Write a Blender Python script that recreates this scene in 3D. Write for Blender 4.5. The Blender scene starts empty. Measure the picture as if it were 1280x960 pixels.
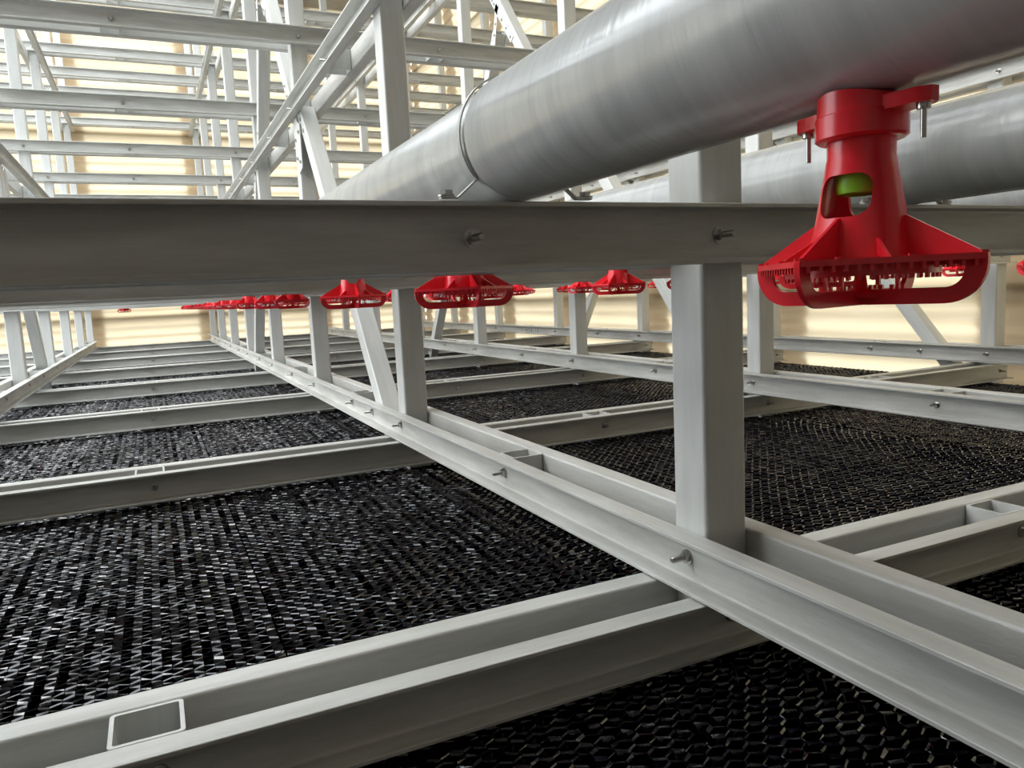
import bpy, bmesh, math, random
from mathutils import Vector, Matrix
random.seed(7)
SC = bpy.context.scene
COL = SC.collection
PI = math.pi

# ---------------------------------------------------------------- camera
cam = bpy.data.cameras.new('camera'); co = bpy.data.objects.new('camera', cam); COL.objects.link(co)
YAW, PIT, ROL, FPX = 0.43621, 0.12005, -0.04772, 949.0
fw = Vector((math.sin(YAW)*math.cos(PIT), math.cos(YAW)*math.cos(PIT), -math.sin(PIT)))
rt = Vector((math.cos(YAW), -math.sin(YAW), 0)); up = rt.cross(fw)
r2 = rt*math.cos(ROL)+up*math.sin(ROL); u2 = -rt*math.sin(ROL)+up*math.cos(ROL)
M = Matrix((r2, u2, -fw)).transposed().to_4x4()
co.matrix_world = M
cam.sensor_fit = 'HORIZONTAL'; cam.sensor_width = 36.0; cam.lens = FPX/1280*36.0
cam.clip_start = 0.02; cam.clip_end = 200
SC.camera = co

# ---------------------------------------------------------------- world, light, exposure
SC.view_settings.view_transform = 'Standard'; SC.view_settings.look = 'None'
SC.view_settings.gamma = 1.0; SC.view_settings.use_curve_mapping = False
SC.view_settings.exposure = 2.08
W = bpy.data.worlds.new('sky'); SC.world = W; W.use_nodes = True
bg = W.node_tree.nodes['Background']; bg.inputs[0].default_value = (0.90, 0.955, 1.0, 1); bg.inputs[1].default_value = 1.0

sl = bpy.data.lights.new('sun', 'SUN'); sl.energy = 1.0; sl.angle = math.radians(55); sl.color = (1, .985, .96)
so = bpy.data.objects.new('sun', sl); COL.objects.link(so)
so.rotation_euler = Vector((-.95, .15, .95)).to_track_quat('Z', 'Y').to_euler()

# ---------------------------------------------------------------- materials
def nt(name):
    m = bpy.data.materials.new(name); m.use_nodes = True
    t = m.node_tree; b = t.nodes['Principled BSDF']; return m, t, b
def N(t, kind, **kw):
    n = t.nodes.new(kind)
    for k, v in kw.items():
        if hasattr(n, k) and not isinstance(v, tuple): setattr(n, k, v)
        else: n.inputs[k].default_value = v
    return n
def mottled(name, c1, c2, rough=0.45, scale=6.0, stretch=(1,1,1), bump=0.08, stain=None, spec=0.5, fine=180):
    m, t, b = nt(name); L = t.links
    tc = N(t, 'ShaderNodeTexCoord'); mp = N(t, 'ShaderNodeMapping'); mp.inputs['Scale'].default_value = stretch
    L.new(tc.outputs['Object'], mp.inputs['Vector'])
    n1 = N(t, 'ShaderNodeTexNoise'); n1.inputs['Scale'].default_value = scale; n1.inputs['Detail'].default_value = 8; n1.inputs['Roughness'].default_value = .65
    L.new(mp.outputs[0], n1.inputs['Vector'])
    r = N(t, 'ShaderNodeValToRGB'); r.color_ramp.elements[0].position = .35; r.color_ramp.elements[1].position = .65
    r.color_ramp.elements[0].color = (*c1, 1); r.color_ramp.elements[1].color = (*c2, 1)
    L.new(n1.outputs[0], r.inputs[0]); colr = r.outputs[0]
    if stain:
        n3 = N(t, 'ShaderNodeTexNoise'); n3.inputs['Scale'].default_value = scale*1.7; n3.inputs['Detail'].default_value = 10; n3.inputs['Roughness'].default_value = .8
        L.new(mp.outputs[0], n3.inputs['Vector'])
        r3 = N(t, 'ShaderNodeValToRGB'); r3.color_ramp.elements[0].position = .58; r3.color_ramp.elements[1].position = .74
        r3.color_ramp.elements[0].color = (0,0,0,1); r3.color_ramp.elements[1].color = (.55,.55,.55,1)
        L.new(n3.outputs[0], r3.inputs[0])
        mx = N(t, 'ShaderNodeMixRGB'); L.new(r3.outputs[0], mx.inputs[0]); L.new(colr, mx.inputs[1]); mx.inputs[2].default_value = (*stain, 1)
        colr = mx.outputs[0]
    L.new(colr, b.inputs['Base Color'])
    n2 = N(t, 'ShaderNodeTexNoise'); n2.inputs['Scale'].default_value = fine; n2.inputs['Detail'].default_value = 3
    L.new(mp.outputs[0], n2.inputs['Vector'])
    bp = N(t, 'ShaderNodeBump'); bp.inputs['Strength'].default_value = bump; bp.inputs['Distance'].default_value = .002
    L.new(n2.outputs[0], bp.inputs['Height']); L.new(bp.outputs[0], b.inputs['Normal'])
    b.inputs['Roughness'].default_value = rough; b.inputs['Specular IOR Level'].default_value = spec
    return m
def plain(name, c, rough=0.4, metal=0.0, spec=0.5):
    m, t, b = nt(name); b.inputs['Base Color'].default_value = (*c, 1)
    b.inputs['Roughness'].default_value = rough; b.inputs['Metallic'].default_value = metal; b.inputs['Specular IOR Level'].default_value = spec
    return m
M_FRPX = mottled('fibreglass_x', (.44,.44,.41), (.60,.605,.58), .40, 7, (.35,3,3), .30, stain=(.30,.27,.23))
M_FRPY = mottled('fibreglass_y', (.44,.44,.41), (.60,.605,.58), .40, 7, (3,.35,3), .30, stain=(.30,.27,.23))
M_FRPZ = mottled('fibreglass_z', (.52,.53,.51), (.63,.64,.62), .36, 5, (3,3,.35), .20)
M_PIPE = mottled('grey_pipe', (.42,.43,.42), (.54,.55,.535), .20, 3.2, (.7,5,.7), .22, stain=(.22,.22,.21), fine=22)
M_RED = mottled('red_plastic', (.82,.020,.035), (.88,.028,.045), .22, 20, (1,1,1), .05)
M_GREEN = plain('green_plastic', (.30,.68,.03), .35)
M_STEEL = plain('steel', (.55,.54,.52), .28, 1.0)
M_BLACK = mottled('black_film', (.002,.002,.004), (.004,.004,.009), .08, 30, (1,1,1), .12, spec=.8)
M_CASE = mottled('shade_casing', (.21,.185,.16), (.28,.25,.22), .7, 3)
M_GROUND = mottled('concrete', (.10,.10,.10), (.16,.16,.155), .9, 2)
M_DECK = mottled('deck', (.20,.19,.17), (.28,.27,.25), .8, 2)
M_INK = plain('ink', (.03,.03,.03), .6)
def translucent(name, c, t_amt):
    m = bpy.data.materials.new(name); m.use_nodes = True; t = m.node_tree; t.nodes.clear(); L = t.links
    o = N(t, 'ShaderNodeOutputMaterial'); mix = N(t, 'ShaderNodeMixShader'); mix.inputs[0].default_value = t_amt
    d = N(t, 'ShaderNodeBsdfPrincipled'); d.inputs['Roughness'].default_value = .35; tr = N(t, 'ShaderNodeBsdfTranslucent')
    tc = N(t, 'ShaderNodeTexCoord'); mp = N(t, 'ShaderNodeMapping'); mp.inputs['Scale'].default_value = (.6,.6,7)
    n = N(t, 'ShaderNodeTexNoise'); n.inputs['Scale'].default_value = 3; n.inputs['Detail'].default_value = 5
    L.new(tc.outputs['Object'], mp.inputs[0]); L.new(mp.outputs[0], n.inputs['Vector'])
    r = N(t, 'ShaderNodeValToRGB'); r.color_ramp.elements[0].position = .3; r.color_ramp.elements[1].position = .7
    r.color_ramp.elements[0].color = (c[0]*.93, c[1]*.89, c[2]*.84, 1); r.color_ramp.elements[1].color = (*c, 1)
    L.new(n.outputs[0], r.inputs[0]); L.new(r.outputs[0], tr.inputs['Color']); L.new(r.outputs[0], d.inputs['Base Color'])
    L.new(d.outputs[0], mix.inputs[1]); L.new(tr.outputs[0], mix.inputs[2]); L.new(mix.outputs[0], o.inputs[0])
    return m
M_SHEET = translucent('tan_sheet', (.64,.54,.37), .75)
M_STRIP = translucent('tan_strip', (.55,.50,.46), .50)

# ---------------------------------------------------------------- helpers
def mesh(name, vs, fs, mat, smooth=False):
    me = bpy.data.meshes.new(name); me.from_pydata([tuple(v) for v in vs], [], fs); me.materials.append(mat)
    bm = bmesh.new(); bm.from_mesh(me); bmesh.ops.recalc_face_normals(bm, faces=bm.faces); bm.to_mesh(me); bm.free()
    if smooth:
        me.polygons.foreach_set('use_smooth', [True]*len(me.polygons))
        me.set_sharp_from_angle(angle=math.radians(35))
    me.update(); return me
def obj(name, me, parent=None, loc=(0,0,0), rot=(0,0,0)):
    o = bpy.data.objects.new(name, me); COL.objects.link(o); o.location = loc; o.rotation_euler = rot
    if parent: o.parent = parent
    return o
def tag(o, label, cat, group=None, kind=None):
    o['label'] = label
    if cat: o['category'] = cat
    if group: o['group'] = group
    if kind: o['kind'] = kind
    return o
def struct(o): o['kind'] = 'structure'; return o
def weighted(me):
    o = bpy.data.objects.new('tmp', me); COL.objects.link(o)
    m = o.modifiers.new('w', 'WEIGHTED_NORMAL'); m.keep_sharp = True; m.weight = 100
    dg = bpy.context.evaluated_depsgraph_get(); r = bpy.data.meshes.new_from_object(o.evaluated_get(dg))
    bpy.data.objects.remove(o); nm = me.name; bpy.data.meshes.remove(me); r.name = nm; return r
class MB:
    def __init__(s): s.v = []; s.f = []
    def add(s, vs, fs, M=None):
        n = len(s.v); s.v += [tuple(M @ Vector(v)) if M else tuple(v) for v in vs]; s.f += [tuple(i+n for i in f) for f in fs]; return s
    def box(s, x0,x1,y0,y1,z0,z1, M=None):
        return s.add([(x0,y0,z0),(x1,y0,z0),(x1,y1,z0),(x0,y1,z0),(x0,y0,z1),(x1,y0,z1),(x1,y1,z1),(x0,y1,z1)],
              [(0,3,2,1),(4,5,6,7),(0,1,5,4),(1,2,6,5),(2,3,7,6),(3,0,4,7)], M)
    def ring_prism(s, outer, inner, z0, z1, M=None):     # outer/inner loops (2D), same count
        n = len(outer); vs = []
        for z in (z0, z1):
            vs += [(p[0],p[1],z) for p in outer]+[(p[0],p[1],z) for p in inner]
        fs = []
        for i in range(n):
            j = (i+1) % n
            fs += [(i,j,n+j,n+i), (2*n+i,3*n+i,3*n+j,2*n+j), (i,2*n+i,2*n+j,j), (n+i,n+j,3*n+j,3*n+i)]
        return s.add(vs, fs, M)
    def prism(s, loop, z0, z1, M=None):
        n = len(loop); vs = [(p[0],p[1],z0) for p in loop]+[(p[0],p[1],z1) for p in loop]
        return s.add(vs, [tuple(range(n))[::-1], tuple(range(n,2*n))]+[(i,(i+1)%n,n+(i+1)%n,n+i) for i in range(n)], M)
    def lathe(s, prof, seg=48, M=None, caps=(False,False), closed=False):
        vs = []; fs = []; n = len(prof)
        for r, z in prof:
            for k in range(seg): a = 2*PI*k/seg; vs.append((r*math.cos(a), r*math.sin(a), z))
        for i in range(n if closed else n-1):
            i2 = (i+1) % n
            for k in range(seg): fs.append((i*seg+k, i*seg+(k+1)%seg, i2*seg+(k+1)%seg, i2*seg+k))
        if caps[0]: fs.append(tuple(range(seg))[::-1])
        if caps[1]: fs.append(tuple(range((n-1)*seg, n*seg)))
        return s.add(vs, fs, M)
    def mesh(s, name, mat, smooth=False): return mesh(name, s.v, s.f, mat, smooth)
    def wmesh(s, name, mat): return weighted(mesh(name, s.v, s.f, mat, True))
def rrect(hx, hy, r, n=4):
    o = []
    for cx, cy, a0 in ((hx-r,hy-r,0),(-hx+r,hy-r,90),(-hx+r,-hy+r,180),(hx-r,-hy+r,270)):
        for k in range(n+1): a = math.radians(a0+90*k/n); o.append((cx+r*math.cos(a), cy+r*math.sin(a)))
    return o
# maps taking a (u,v,w) prism to world axes
AX_X = Matrix(((0,0,1,0),(1,0,0,0),(0,1,0,0),(0,0,0,1)))      # u->y, v->z, w->x
AX_Y = Matrix(((1,0,0,0),(0,0,1,0),(0,1,0,0),(0,0,0,1)))      # u->x, v->z, w->y

# ---------------------------------------------------------------- frame dimensions (metres)
X0, Y0, PX, PY, WC = 0.8914, 1.089, 1.8803, 1.8579, 0.0971
FL, D = 0.0492, 0.1016
ZS, ZC, ZB, ZU, ZA = -0.4685, -0.5742, 0.1346, 1.622, 1.208
ZM, ZT = 3.06, 2.955
ZF = -0.693
XL = lambda i: X0+i*PX
YF = lambda k: Y0+k*PY
XMIN, XMAX, YMIN, YMAX = -2.78, 4.77, -1.35, 14.19

def chan_profile(fl=FL, d=D, tw=.0065, tf=.0075, ro=.006):
    # u: 0 (back of web) .. fl (flange tip); v: 0 .. -d
    p = []
    for k in range(5): a = math.radians(180-90*k/4); p.append((ro+ro*math.cos(a), -ro+ro*math.sin(a)))
    p += [(fl-.001,0),(fl,-.001),(fl,-tf+.001),(fl-.001,-tf)]
    ri = .005
    for k in range(4): a = math.radians(90+90*k/3); p.append((tw+ri+ri*math.cos(a), -tf-ri+ri*math.sin(a)))
    q = [(u, -d-v) for u, v in p][::-1]
    return p+q
PROF = chan_profile()
_cache = {}
def channel_mesh(axis, length, mat):
    key = (axis, round(length,3))
    if key not in _cache:
        _cache[key] = MB().prism(PROF, 0, length, AX_X if axis == 'x' else AX_Y).wmesh('channel', mat)
    return _cache[key]
BS = 1.2
def bolt_mesh():                                        # axis along -z out of the web, near side
    b = MB()
    b.lathe([(.0001,0),(.0125,0),(.0125,.0022),(.0001,.0022)], 20)
    hexa = [(.0092*math.cos(PI/3*k), .0092*math.sin(PI/3*k)) for k in range(6)]
    b.prism(hexa, .0022, .0100)
    pr = [(.0001,.0100)]
    for k in range(12): z = .0100+.0018*k; pr += [(.0050,z),(.0044,z+.0009)]
    pr += [(.0035,.0322),(.0001,.0322)]
    b.lathe(pr, 12); b.v = [(x*BS, y*BS, z*BS) for x, y, z in b.v]; return b.mesh('bolt', M_STEEL, True)
def bolt_head_mesh():
    b = MB(); b.lathe([(.0001,0),(.0125,0),(.0125,.0022),(.0001,.0022)], 20)
    b.prism([(.0095*math.cos(PI/3*k), .0095*math.sin(PI/3*k)) for k in range(6)], .0022, .0085); return b.mesh('bolt', M_STEEL, True)
BOLT, BHEAD = bolt_mesh(), bolt_head_mesh()
TUBE = MB().ring_prism(rrect(.0485,.0478,.007), rrect(.0425,.0418,.004), -D+.002, -.0015).wmesh('spacer_tube', M_FRPZ)
WEB = .0065
def beam(axis, a, ztop, s0, s1, name, label, cat, group, spacers=(), bolts=()):
    """paired channels either side of the column line. a: near face of the column line; runs from s0 to s1"""
    L = s1-s0
    if axis == 'x':
        e = obj(name, None, None, (s0, a+WC/2, ztop-D))
        me = channel_mesh('x', L, M_FRPX)
        obj('channel', me, e, (0, WC/2, D))
        obj('channel', me, e, (L, -WC/2, D), (0,0,PI))
        for s in spacers: obj('spacer_tube', TUBE, e, (s-s0, 0, D))
        for s in bolts:
            obj('bolt', BOLT, e, (s-s0, -WC/2-WEB, D*.5), (PI/2,0,0))
            obj('bolt', BHEAD, e, (s-s0, WC/2+WEB, D*.5), (-PI/2,0,0))
    else:
        e = obj(name, None, None, (a+WC/2, s0, ztop-D))
        me = channel_mesh('y', L, M_FRPY)
        obj('channel', me, e, (WC/2, 0, D))
        obj('channel', me, e, (-WC/2, L, D), (0,0,PI))
        for s in spacers: obj('spacer_tube', TUBE, e, (0, s-s0, D))
        for s in bolts:
            obj('bolt', BOLT, e, (-WC/2-WEB, s-s0, D*.5), (0,-PI/2,0))
            obj('bolt', BHEAD, e, (WC/2+WEB, s-s0, D*.5), (0,PI/2,0))
    return tag(e, label, cat, group)

# ---------------------------------------------------------------- setting: walls, basin, unseen light-blocking walls and deck
def corrugated(name, axis, pos, s0, s1, z0, z1, mat, per=.15, amp=.013, th=.0025):
    n = int((z1-z0)/per*12); vs = []; fs = []
    for side in (0, th):
        for i in range(n+1):
            z = z0+(z1-z0)*i/n; u = pos+side+amp*math.sin(2*PI*z/per)
            vs += [(s0,u,z),(s1,u,z)] if axis == 'x' else [(u,s0,z),(u,s1,z)]
    for side in (0,):
        for i in range(n): a = 2*i; fs.append((a,a+1,a+3,a+2))
    me = mesh(name, vs[:2*(n+1)], fs, mat, True); return obj(name, me)
WY, WX = 14.30, 4.87
struct(corrugated('wall_far', 'x', WY, -6.0, WX, -2.2, 5.2, M_SHEET))
struct(corrugated('wall_right', 'y', WX, -1.6, WY, -2.2, 5.2, M_SHEET))
n = 1
for i in range(-3, 3):
    if i < -2: continue
    c = XL(i)+WC/2
    struct(corrugated('trim_%d' % n, 'x', WY+.03, c-.21, min(c+.21, WX), -2.2, 5.2, M_STRIP)); n += 1
for k in range(0, 8):
    c = YF(k)+WC/2
    struct(corrugated('trim_%d' % n, 'y', WX+.03, c-.21, min(c+.21, WY), -2.2, 5.2, M_STRIP)); n += 1
for z in (-.1, 1.35, 2.9, 4.2):
    struct(obj('trim_%d' % n, MB().box(-6, WX+.1, WY+.06, WY+.12, z-.05, z+.05).mesh('trim', M_FRPX))); n += 1
    struct(obj('trim_%d' % n, MB().box(WX+.06, WX+.12, -1.5, WY+.05, z-.05, z+.05).mesh('trim', M_FRPY))); n += 1
struct(obj('shade_wall_back', MB().box(-3.2, WX+.06, -1.7, -1.62, -2.2, 5.2).mesh('shade_wall_back', M_CASE)))  # unseen, added to keep light from coming from behind the camera
struct(obj('shade_wall_left', MB().box(-3.25, -3.2, -1.7, WY-.05, -2.2, -.80).mesh('shade_wall_left', M_CASE)))  # unseen low panel added to stop daylight leaking in under the fill
struct(obj('floor', MB().box(-40, 40, -30, 50, -2.35, -2.2).mesh('floor', M_GROUND)))
struct(obj('shade_wall_near_left', MB().box(-3.25, -3.2, -1.7, 2.6, -.80, 5.2).mesh('shade_wall_near_left', M_CASE)))  # unseen panel added to block side light and darken camera-facing faces
struct(obj('shade_deck', MB().box(-3.25, 1.2, -1.7, 1.6, 5.2, 5.28).mesh('shade_deck', M_DECK)))  # unseen cover added to cut overhead light on the near beams
struct(obj('shade_deck', MB().box(1.2, WX+.06, -1.7, WY+.06, 5.2, 5.28).mesh('shade_deck', M_DECK)))  # unseen cover shaped to dim the right side, left open to the sky

# ---------------------------------------------------------------- black fill packs
def fill_mesh(wx, ly, name):
    pitch, per, depth = .0185, .040, .13
    ns = int(wx/pitch); pitch = wx/ns; np_ = int(ly/per); per = ly/np_
    amp = pitch*.5; vs = []; fs = []
    rnd = random.Random(3)
    prof = [(0,-1),(.28,-1),(.5,1),(.78,1)]
    zz = (0, .0022, depth)
    for s in range(ns):
        xc = -wx/2+pitch*(s+.5)+(((s//19)%2)*.0030 if wx > .5 else 0); sgn = 1 if s % 2 else -1
        j = rnd.uniform(-.0025,.0025); zj = rnd.uniform(-.0015,.0005); tilt = rnd.uniform(-.06,.06)
        pts = []
        for k in range(np_):
            for u, q in prof: pts.append((u, q, k))
        pts.append((0,-1,np_))
        base = len(vs); m = len(pts)
        lip = [rnd.uniform(.0010,.0056) for _ in range(np_+1)]
        lean = [rnd.uniform(-.0015,.0015) for _ in range(np_+1)]
        for li, z in enumerate(zz):
            for u, q, k in pts:
                y = -ly/2+per*(k+u)+(per/2 if s % 2 else 0)*0 + j*0 + sgn*z*.42
                qq = q if s % 2 else -q
                x = xc+amp*.97*qq*(.96 if li == 0 else 1) + lean[k]*(.6 if li == 0 else .2)
                y += (sgn*-1 if False else 1)*lip[k] if li == 0 else 0
                y = max(-ly/2, min(ly/2, y))
                vs.append((x, y, -z+(zj+rnd.uniform(-.0015,.0015) if li == 0 else 0)))
        for li in range(len(zz)-1):
            a = base+li*m; b = a+m
            for i in range(m-1): fs.append((a+i,a+i+1,b+i+1,b+i))
    me = bpy.data.meshes.new(name); me.from_pydata(vs, [], fs); me.materials.append(M_BLACK); me.update(); return me
AISLE = {-2: 'far left aisle', -1: 'left aisle', 0: 'middle aisle', 1: 'right hand aisle'}
ORD = ['nearest', 'second', 'third', 'fourth', 'fifth', 'sixth', 'seventh', 'eighth', 'ninth', 'tenth', 'eleventh', 'twelfth', 'thirteenth', 'fourteenth', 'fifteenth', 'sixteenth', 'last']
bw = PX-WC-.010
FB = fill_mesh(bw, PY-.006, 'fill_pack')
for i in range(-2, 2):
    for k in range(-1, 7):
        if i == -2 and k < 2: continue
        if i == 1 and k < 0: continue
        o = obj('fill_pack', FB, None, (XL(i)+WC+.005+bw/2, YF(k)+WC/2+PY/2, ZF))
        tag(o, 'black honeycomb film pack, %s, %s bay from the camera' % (AISLE[i], ORD[k+1]), 'fill pack', 'black honeycomb fill packs')
FS = fill_mesh(WC-.006, PY-WC-.010, 'fill_strip')
for i in range(-1, 3):
    for k in range(0 if i < 2 else 1, 7):
        if i == -1 and k < 2: continue
        o = obj('fill_strip', FS, None, (XL(i)+WC/2, YF(k)+WC+.005+(PY-WC-.010)/2, ZF))
        tag(o, 'narrow black film strip under the %s stringer, %s gap between posts' % (['left','centre','right hand','wall side'][i+1], ORD[k]), 'fill strip', 'narrow black fill strips')
FN = fill_mesh(WC-.006, 2.3, 'fill_strip')
for i in (0,): tag(obj('fill_strip', FN, None, (XL(i)+WC/2, YF(0)-.005-1.15, ZF)), 'narrow black film strip under the centre stringer nearer than the big post', 'fill strip', 'narrow black fill strips')

# ---------------------------------------------------------------- posts
h0, h1 = -2.195, 4.9
POST = MB().ring_prism(rrect(WC/2,WC/2,.009,5), rrect(WC/2-.0065,WC/2-.0065,.004,5), 0, h1-h0).wmesh('post', M_FRPZ)
ROW = {-1:'left', 0:'centre', 1:'right hand', 2:'wall side'}
for i in range(-1, 3):
    for k in range(0, 8):
        if i == -1 and k < 1: continue
        o = obj('post', POST, None, (XL(i)+WC/2, YF(k)+WC/2, h0))
        lab = 'square light grey fibreglass post in the %s row, %s from the camera' % (ROW[i], ORD[k])
        if (i, k) == (0, 0): lab = 'large nearest square grey post, right of picture centre behind the big beam'
        tag(o, lab, 'post', 'square fibreglass posts')

# ---------------------------------------------------------------- beams
mids = [XL(i)+WC/2+PX/2 for i in range(-2, 2)]
cols = [XL(i)+WC/2 for i in range(-1, 3)]
for k in range(0, 8):
    beam('x', YF(k), ZC, XMIN, XMAX, 'cross_beam', 'paired grey channel beam lying across the black fill, %s from the camera' % ORD[k], 'beam', 'cross beams over the fill', [m-.06 for m in mids], [m-.05 for m in mids]+[c+.0 for c in cols])
for k in range(0, 8):
    lab = 'big grey channel beam crossing the whole picture just in front of camera' if k == 0 else 'paired grey channel beam carrying the pipes, %s behind the camera side one' % ORD[k]
    bl = [c-.015 for c in cols]+([.449] if k == 0 else [m for m in mids])
    beam('x', YF(k), ZB, XMIN, XMAX, 'pipe_support_beam', lab, 'beam', 'beams carrying the pipes', [m-.06 for m in mids], bl)
for k in range(2, 8):
    beam('x', YF(k), ZU, XMIN, XMAX, 'upper_cross_beam', 'pale overhead channel beam across the aisles, %s from the camera' % ORD[k-2], 'beam', 'overhead cross beams', [m-.06 for m in mids], [m-.05 for m in mids]+cols)
for j in range(6, 15):
    k = j/2
    beam('x', YF(k), ZM, XMIN, XMAX, 'top_cross_beam', 'high overhead channel beam on the topmost stringers, %s of its set from camera' % ORD[j-6], 'beam', 'highest cross beams', [m-.06 for m in mids], cols if j % 2 == 0 else [])
ym = [YF(k)+WC/2+PY/2-.09 for k in range(0, 7)]
yc = [YF(k)+WC/2 for k in range(0, 8)]
for i in range(-1, 3):
    sb = beam('y', XL(i), ZS, YMIN, YMAX, 'stringer_beam', 'long paired channel stringer resting on the cross beams along the %s post row' % ROW[i], 'beam', 'long stringers over the fill', ym, ym+yc+[YF(1)+WC+.40])
    if i == 2:          # inked marking on the outer web
        cu = bpy.data.curves.new('ink', 'FONT'); cu.body = 'T8/15'; cu.size = .075; cu.space_character = 1.9; cu.extrude = .0003
        to = bpy.data.objects.new('ink', cu); COL.objects.link(to); dg = bpy.context.evaluated_depsgraph_get()
        tm = bpy.data.meshes.new_from_object(to.evaluated_get(dg)); bpy.data.objects.remove(to); tm.materials.clear(); tm.materials.append(M_INK)
        mk = obj('inked_marking', tm, sb, (-WC/2-WEB-.0005, 9.36-YMIN, .022), (PI/2, 0, -PI/2)); tag(mk, 'dark inked letters', None)
    beam('y', XL(i), ZA, YMIN, YMAX, 'upper_stringer_beam', 'overhead paired channel stringer rising out of frame along the %s post row' % ROW[i], 'beam', 'overhead long stringers', ym, [y-.03 for y in yc]+ym)
    beam('y', XL(i), ZT, YMIN, YMAX, 'top_stringer_beam', 'highest paired channel stringer along the %s post row' % ROW[i], 'beam', 'highest long stringers', [], yc)

# ---------------------------------------------------------------- diagonal braces
def brace(xc, y0, z0, y1, z1, lab):
    L = math.hypot(y1-y0, z1-z0); an = math.atan2(y1-y0, z1-z0)
    me = MB().ring_prism(rrect(.044,.044,.006,3), rrect(.038,.038,.003,3), 0, L).wmesh('brace', M_FRPZ)
    e = obj('diagonal_brace', me, None, (xc, y0, z0), (-an, 0, 0))
    for zz in (.07, .17, L-.17, L-.07):
        obj('bolt', BHEAD, e, (-.044, 0, zz), (0,-PI/2,0))
    return tag(e, lab, 'brace', 'diagonal braces')
def gusset(xc, y, z, sy, lab):
    b = MB(); pl = [(-.06,-.13),(.05,-.15),(.11,-.02),(.11,.10),(.02,.15),(-.06,.12)]
    e = obj('gusset_plate', None, None, (xc, y, z))
    for s in (-1, 1):
        b = MB().prism([(p[0]*sy, p[1]) for p in pl], -.003, .003, Matrix(((0,0,1,0),(1,0,0,0),(0,1,0,0),(0,0,0,1))))
        me = b.mesh('plate', M_FRPZ); obj('plate', me, e, (s*(.0485+.0035+.001), 0, 0))
    for p in ((-.03,-.09),(-.03,.08),(.05,-.06),(.07,.05)): obj('bolt', BHEAD, e, (-.0565, p[0]*sy, p[1]), (0,-PI/2,0))
    return tag(e, lab, 'plate', 'gusset plates')
def splice(xc, y, z, lab):
    e = obj('splice_plate', None, None, (xc, y, z))
    for s in (-1, 1):
        b = MB()
        for dy, dz in ((-.26,-.32),(.10,-.30),(.12,.15)):
            L = math.hypot(dy, dz); an = math.atan2(dz, dy)
            b.box(-.03, L, -.028, .028, -.0025, .0025, AX_X @ Matrix.Rotation(an, 4, 'Z'))
        obj('plate', b.mesh('plate', M_FRPZ), e, (s*.0475, 0, 0))
    for dy, dz in ((-.26,-.32),(.10,-.30),(.12,.15)):
        for f in (.35,.62,.9): obj('bolt', BHEAD, e, (-.050, dy*f, dz*f), (0,-PI/2,0))
    return tag(e, lab, 'plate', 'splice plates')
for i in range(-1, 3):
    xc = XL(i)+WC/2; r = ROW[i]
    brace(xc, 3.21, -.66, 4.735, 1.12, 'slanted grey brace rising away from the second post of the %s row' % r)
    brace(xc, 5.01, 1.235, 6.28, 2.82, 'steep overhead brace rising away behind the third post of the %s row' % r)
    brace(xc, 8.12, -.66, 6.87, 1.10, 'slanted grey brace leaning toward the camera from the fifth post, %s row' % r)
    brace(xc, 6.60, 1.22, 5.97, 2.14, 'overhead brace leaning toward the camera above the fourth post, %s row' % r)
    splice(xc, 5.90, 2.30, 'bolted splice plates where the overhead braces cross, %s row' % r)
    gusset(xc, 4.74, .92, 1, 'bolted gusset plate on the third post of the %s row' % r)

# ---------------------------------------------------------------- pipes
def pipe(xc, y0, y1, bells, lab, rr=.086):
    e = obj('water_pipe', None, None, (xc, y0, ZB+.0005))
    segs = [y0]+bells+[y1]
    for q in range(len(segs)-1):
        a, b = segs[q], segs[q+1]
        bell = q < len(segs)-2
        r = rr
        if bell:   # socket end of this length swallows the next one
            pr = [(r,a),(r,b-.16),(r+.0035,b-.14),(r+.0035,b-.002),(r+.0025,b),(r-.002,b),(r-.006,b-.002),(r-.007,b-.14),(r-.007,a)]
        else:
            pr = [(r-.0005,a+.001),(r-.0005,b-.001),(r-.001,b),(r-.007,b),(r-.007,a)]
        if xc == PIPES[0] and q == 0: pr = [(r+.003,a),(r+.003,b-.002),(r+.002,b),(r-.002,b),(r-.006,b-.002),(r-.006,a)]
        MM = Matrix(((1,0,0,0),(0,0,1,-y0),(0,-1,0,rr),(0,0,0,1)))
        if xc == PIPES[0] and q == 0: MM = Matrix(((1,0,0,0),(0,0,1,-y0),(0,-1,0,rr+.003),(0,0,0,1)))
        obj('pipe_length', MB().lathe(pr, 96, MM, closed=True).mesh('pipe_length', M_PIPE, True), e)
    return tag(e, lab, 'pipe', 'grey water pipes')
PIPES = [.512, 1.385, 2.24, 3.12, 3.99]
pipe(.512, -1.45, 14.1, [1.03, 6.9], 'large grey plastic pipe running away overhead, nearest the camera', .086)
pipe(1.385, -1.45, 14.1, [7.1], 'grey plastic pipe to the right behind the nearest red nozzle', .090)
pipe(2.24, -1.45, 14.1, [7.3], 'third grey plastic pipe, between the centre and right hand posts')
pipe(3.12, -1.45, 14.1, [6.3], 'fourth grey plastic pipe, beyond the right hand posts')
pipe(3.99, -1.45, 14.1, [7.1], 'fifth grey plastic pipe, closest to the tan right wall')
pipe(-.36, 12.0, 14.1, [], 'short grey pipe end over the left aisle by the far wall')

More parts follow.
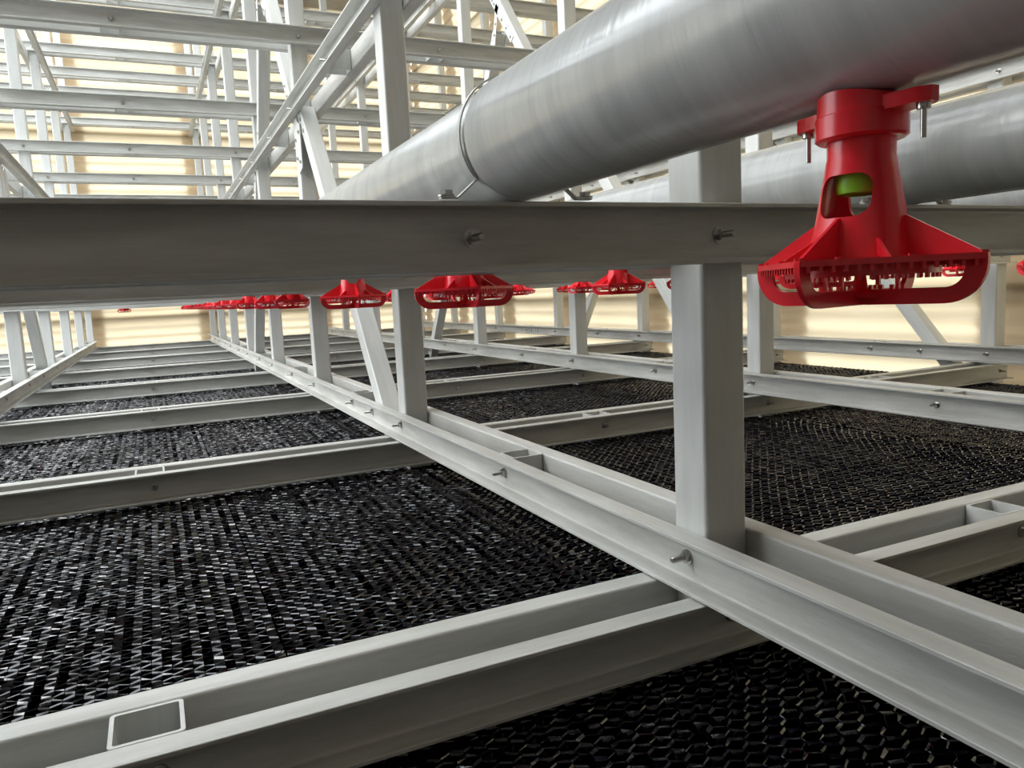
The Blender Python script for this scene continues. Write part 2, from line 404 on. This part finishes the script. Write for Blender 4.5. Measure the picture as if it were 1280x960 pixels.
def strap(xc, y, rr, lab):
    zc = rr; ro = rr+.0012; t = .0022; w = .0055; loop = []
    th0 = math.radians(-28)
    outer = []; inner = []
    z_f = 0
    # foot, riser tangent, arc, riser, foot
    pts = [(-ro-.034, z_f+t)]
    pts += [(-ro-.008, z_f+t)]
    for k in range(41):
        a = math.radians(222-(222+42)*k/40); pts.append((ro*math.cos(a), zc+ro*math.sin(a)))
    pts += [(ro+.008, z_f+t), (ro+.034, z_f+t)]
    # offset
    vs = []; n = len(pts)
    for k, p in enumerate(pts):
        a = Vector(pts[max(k-1,0)]); b = Vector(pts[min(k+1,n-1)]); d = (b-a).normalized(); nn = Vector((-d.y, d.x))
        q = Vector(p)+nn*t
        vs += [(p[0],-w,p[1]),(p[0],w,p[1]),(q.x,w,q.y),(q.x,-w,q.y)]
    fs = []
    for k in range(n-1):
        for j in range(4): fs.append((4*k+j,4*k+(j+1)%4,4*k+4+(j+1)%4,4*k+4+j))
    fs += [(0,1,2,3),(4*n-4,4*n-3,4*n-2,4*n-1)]
    e = obj('pipe_strap', None, None, (xc, y, ZB+.0005))
    obj('band', mesh('band', vs, fs, M_FRPX, True), e)
    for s in (-1,1): obj('bolt', BHEAD, e, (s*(ro+.024), 0, .0055))
    return tag(e, lab, 'strap', 'pipe straps')
strap(.512, 1.043, .0895, 'thin pale strap over the nearest pipe where it crosses the big beam')
for k in range(1, 5): strap(.512, YF(k)-.028, .0865, 'thin pale strap on the nearest pipe at the %s support beam' % ORD[k])
for k in range(0, 4): strap(1.385, YF(k)-.028, .0905, 'thin pale strap on the second pipe at the %s support beam' % ORD[k])

# ---------------------------------------------------------------- red spray nozzles (origin at the pipe underside)
def boolean_cut(me, cutters):
    o = bpy.data.objects.new('tmp', me); COL.objects.link(o); cs = []
    for c in cutters:
        q = bpy.data.objects.new('tmpc', c); COL.objects.link(q); cs.append(q)
        m = o.modifiers.new('b', 'BOOLEAN'); m.operation = 'DIFFERENCE'; m.solver = 'EXACT'; m.object = q
    dg = bpy.context.evaluated_depsgraph_get(); res = bpy.data.meshes.new_from_object(o.evaluated_get(dg))
    bpy.data.objects.remove(o)
    for q in cs: bpy.data.objects.remove(q)
    res.polygons.foreach_set('use_smooth', [True]*len(res.polygons)); res.set_sharp_from_angle(angle=math.radians(35))
    return res
E_ = .094                          # half span of the crossed frames
ZR, ZBOT = -.130, -.164            # rim plate and bottom of the basket below the pipe
def nozzle_meshes():
    R = {}
    # clamp ring under the pipe with a lug each way along the pipe
    b = MB(); seg = 48; ri = .024
    prof = [(ri,.0),(.0330,.0),(.0330,-.011),(.0345,-.012),(.0345,-.029),(.032,-.031),(ri,-.031)]
    vs = []
    for pi_, (r, z) in enumerate(prof):
        for k in range(seg):
            a = 2*PI*k/seg; x, y = r*math.cos(a), r*math.sin(a)
            zz = z if pi_ > 1 else (.0885-math.sqrt(.0885**2-x*x))-.0006
            vs.append((x, y, zz))
    n = len(prof); fs = []
    for i in range(n):
        for k in range(seg): fs.append((i*seg+k, i*seg+(k+1)%seg, ((i+1)%n)*seg+(k+1)%seg, ((i+1)%n)*seg+k))
    b.add(vs, fs)
    for s in (-1, 1):
        lug = [(-.014,.027),(-.010,.056),(-.004,.063),(.004,.063),(.010,.056),(.014,.027)]
        b.prism([(x, s*y) for x, y in lug], -.014, -.003)
    R['clamp'] = b.mesh('saddle_clamp', M_RED, True)
    R['screw'] = MB().lathe([(.0001,-.013),(.005,-.013),(.005,-.017),(.0022,-.017),(.0022,-.038),(.0001,-.038)], 12).mesh('screw', M_STEEL, True)
    # bell shaped body with two windows
    zb = ZR+.003
    po = [(.0255,-.031),(.0255,-.044),(.0262,-.047),(.0275,-.056),(.0300,-.070),(.0335,-.090),(.0370,-.108),(.0405,zb)]
    pi2 = [(r-.0028, z) for r, z in po][::-1]
    body = MB().lathe(po+pi2, 64, closed=True).mesh('nozzle_body', M_RED, True)
    cut = MB(); Mc = Matrix(((1,0,0,0),(0,0,1,0),(0,1,0,-.076),(0,0,0,1)))
    cut.prism(rrect(.0205,.0170,.011,6), -.06, .06, Mc)
    R['body'] = boolean_cut(body, [cut.mesh('c', M_RED)])
    # large gusset ribs along the four arms, short ribs between them
    b = MB()
    for q in range(4):
        b.prism([(.034,ZR+.003),(E_-.006,ZR+.003),(E_-.006,ZR+.0055),(.0365,-.094),(.0325,-.094)], -.0013, .0013, Matrix.Rotation(q*PI/2,4,'Z') @ AX_Y)
        b.prism([(.036,ZR+.003),(E_*.68,ZR+.003),(.0385,ZR+.019),(.034,ZR+.019)], -.0011, .0011, Matrix.Rotation(PI/4+q*PI/2,4,'Z') @ AX_Y)
    ci = lambda r, n=32: [(r*math.cos(2*PI*k/n+PI/4), r*math.sin(2*PI*k/n+PI/4)) for k in range(n)]
    b.ring_prism(ci(.043), ci(.0385), ZR+.001, ZR+.005)
    R['rib'] = b.mesh('rib', M_RED)
    # square rim plate, its corners on the arms
    b = MB(); Q = Matrix.Rotation(PI/4,4,'Z'); H = E_*.7071+.0012; N_ = 7
    out = rrect(H, H, .006, N_)
    b.ring_prism(out, rrect(H-.0045, H-.0045, .004, N_), ZR-.0015, ZR+.0032, Q)
    b.ring_prism(rrect(H-.003, H-.003, .004, N_), ci(.056), ZR+.0002, ZR+.0020, Q)
    b.ring_prism(ci(.058), ci(.0545), ZR-.010, ZR+.001)
    b.ring_prism(ci(.046), ci(.0375), ZR-.001, ZR+.004)
    for q in range(8): b.box(.044,.057,-.0028,.0028,ZR,ZR+.0022, Matrix.Rotation(PI/8+q*PI/4,4,'Z'))
    for side in range(4):
        Ms = Matrix.Rotation(PI/4+side*PI/2,4,'Z')
        n_ = 13
        for t in range(n_+1):
            u = -H*.86+2*H*.86*t/n_
            b.box(H-.0035,H-.0010,u-.0013,u+.0013,ZR-.0062,ZR, Ms)
        for u in (-H*.93,-H*.55,H*.2,H*.93): b.box(H-.0035,H-.0005,u-.0016,u+.0016,ZR+.002,ZR+.0050, Ms)
    for t in range(40):
        b.box(.0550,.0575,-.0012,.0012,ZR-.0135,ZR-.009, Matrix.Rotation(2*PI*t/40,4,'Z'))
    R['rim'] = b.wmesh('rim_plate', M_RED)
    # two looped frames crossing on the axis
    b = MB(); K_ = 10
    def shape(hx, zt, zb_, rb):
        p = [(hx, zt),(-hx, zt)]
        for k in range(K_+1): a = math.radians(180+90*k/K_); p.append((-hx+rb+rb*math.cos(a), zb_+rb+rb*math.sin(a)))
        for k in range(K_+1): a = math.radians(270+90*k/K_); p.append((hx-rb+rb*math.cos(a), zb_+rb+rb*math.sin(a)))
        return p
    SW = Matrix(((1,0,0,0),(0,0,1,0),(0,1,0,0),(0,0,0,1)))
    for an in (0, PI/2):
        Mq = Matrix.Rotation(an,4,'Z')
        b.ring_prism(shape(E_, ZR+.002, ZBOT, .030), shape(E_-.015, ZR-.0045, ZBOT+.0125, .014), -.0022, .0022, Mq @ SW)
        for t in range(-4, 5):
            if t: b.box(t*.0085-.0013,t*.0085+.0013,-.0013,.0013,ZBOT+.012,ZBOT+.0160, Mq)
        for sg in (-1,1): b.box(sg*.030-.0014,sg*.030+.0014,-.0016,.0016,ZBOT+.010,ZR, Mq)
    R['frame'] = b.wmesh('loop_frame', M_RED)
    # splash plate hung in the middle
    b = MB(); b.lathe([(.0001,ZBOT+.006),(.016,ZBOT+.006),(.017,ZBOT+.009),(.006,ZBOT+.013),(.003,ZR-.002),(.0001,ZR-.002)], 24)
    for an in (0, PI/2): b.box(-.042,.042,-.0015,.0015,ZR-.006,ZR, Matrix.Rotation(an,4,'Z'))
    R['splash'] = b.mesh('splash_plate', M_RED, True)
    R['insert'] = MB().lathe([(.0190,-.050),(.0190,-.068),(.0180,-.073),(.0125,-.074),(.0125,-.050)], 40, closed=True).mesh('orifice_insert', M_GREEN, True)
    return R
NM = nozzle_meshes()
def nozzle(x, y, rot, lab, dz=-.001, brot=None, sc=.98):
    e = obj('spray_nozzle', None, None, (x, y, ZB+dz)); e.scale = (sc, sc, sc*.975)
    if brot is None: brot = rot
    obj('saddle_clamp', NM['clamp'], e)
    for s in (-1,1): obj('screw', NM['screw'], e, (0, s*.054, -.001))
    bd = obj('nozzle_body', NM['body'], e, (0,0,0), (0,0,brot))
    rp = obj('rim_plate', NM['rim'], e, (0,0,0), (0,0,rot))
    obj('rib', NM['rib'], rp)
    obj('loop_frame', NM['frame'], e, (0,0,0), (0,0,rot))
    obj('splash_plate', NM['splash'], e, (0,0,0), (0,0,rot))
    tag(obj('orifice_insert', NM['insert'], e, (0,0,0), (0,0,rot)), 'bright green orifice insert', None)
    return tag(e, lab, 'nozzle', 'red spray nozzles')
RD = math.radians
rots = {(0,0):RD(-76.7), (0,1):RD(-6), (0,2):RD(-4), (0,3):RD(35), (0,4):RD(37), (1,2):RD(37), (1,3):RD(20)}
PN = ['nearest pipe', 'second pipe', 'third pipe', 'fourth pipe', 'fifth pipe']
for p, x in enumerate(PIPES):
    for k in range(0 if p == 0 else 1, 17):
        y = .433+.84*k
        for kk in range(8):
            c = YF(kk)+WC/2
            if abs(y-c) < .142: y = c+(.142 if y > c-.06 and (p, k) != (2, 3) else -.142)
        if y > 14: continue
        lab = 'red plastic spray nozzle under the %s, %s along it from the camera' % (PN[p], ORD[k])
        if (p, k) == (0, 0): lab = 'large red spray nozzle with green insert, closest of all, hanging right of centre'
        nozzle(x, y, rots.get((p, k), RD(random.choice([35, -8, 15, 40]))), lab)
nozzle(-.36, 12.45, RD(0), 'lone small red nozzle over the left aisle against the far wall')
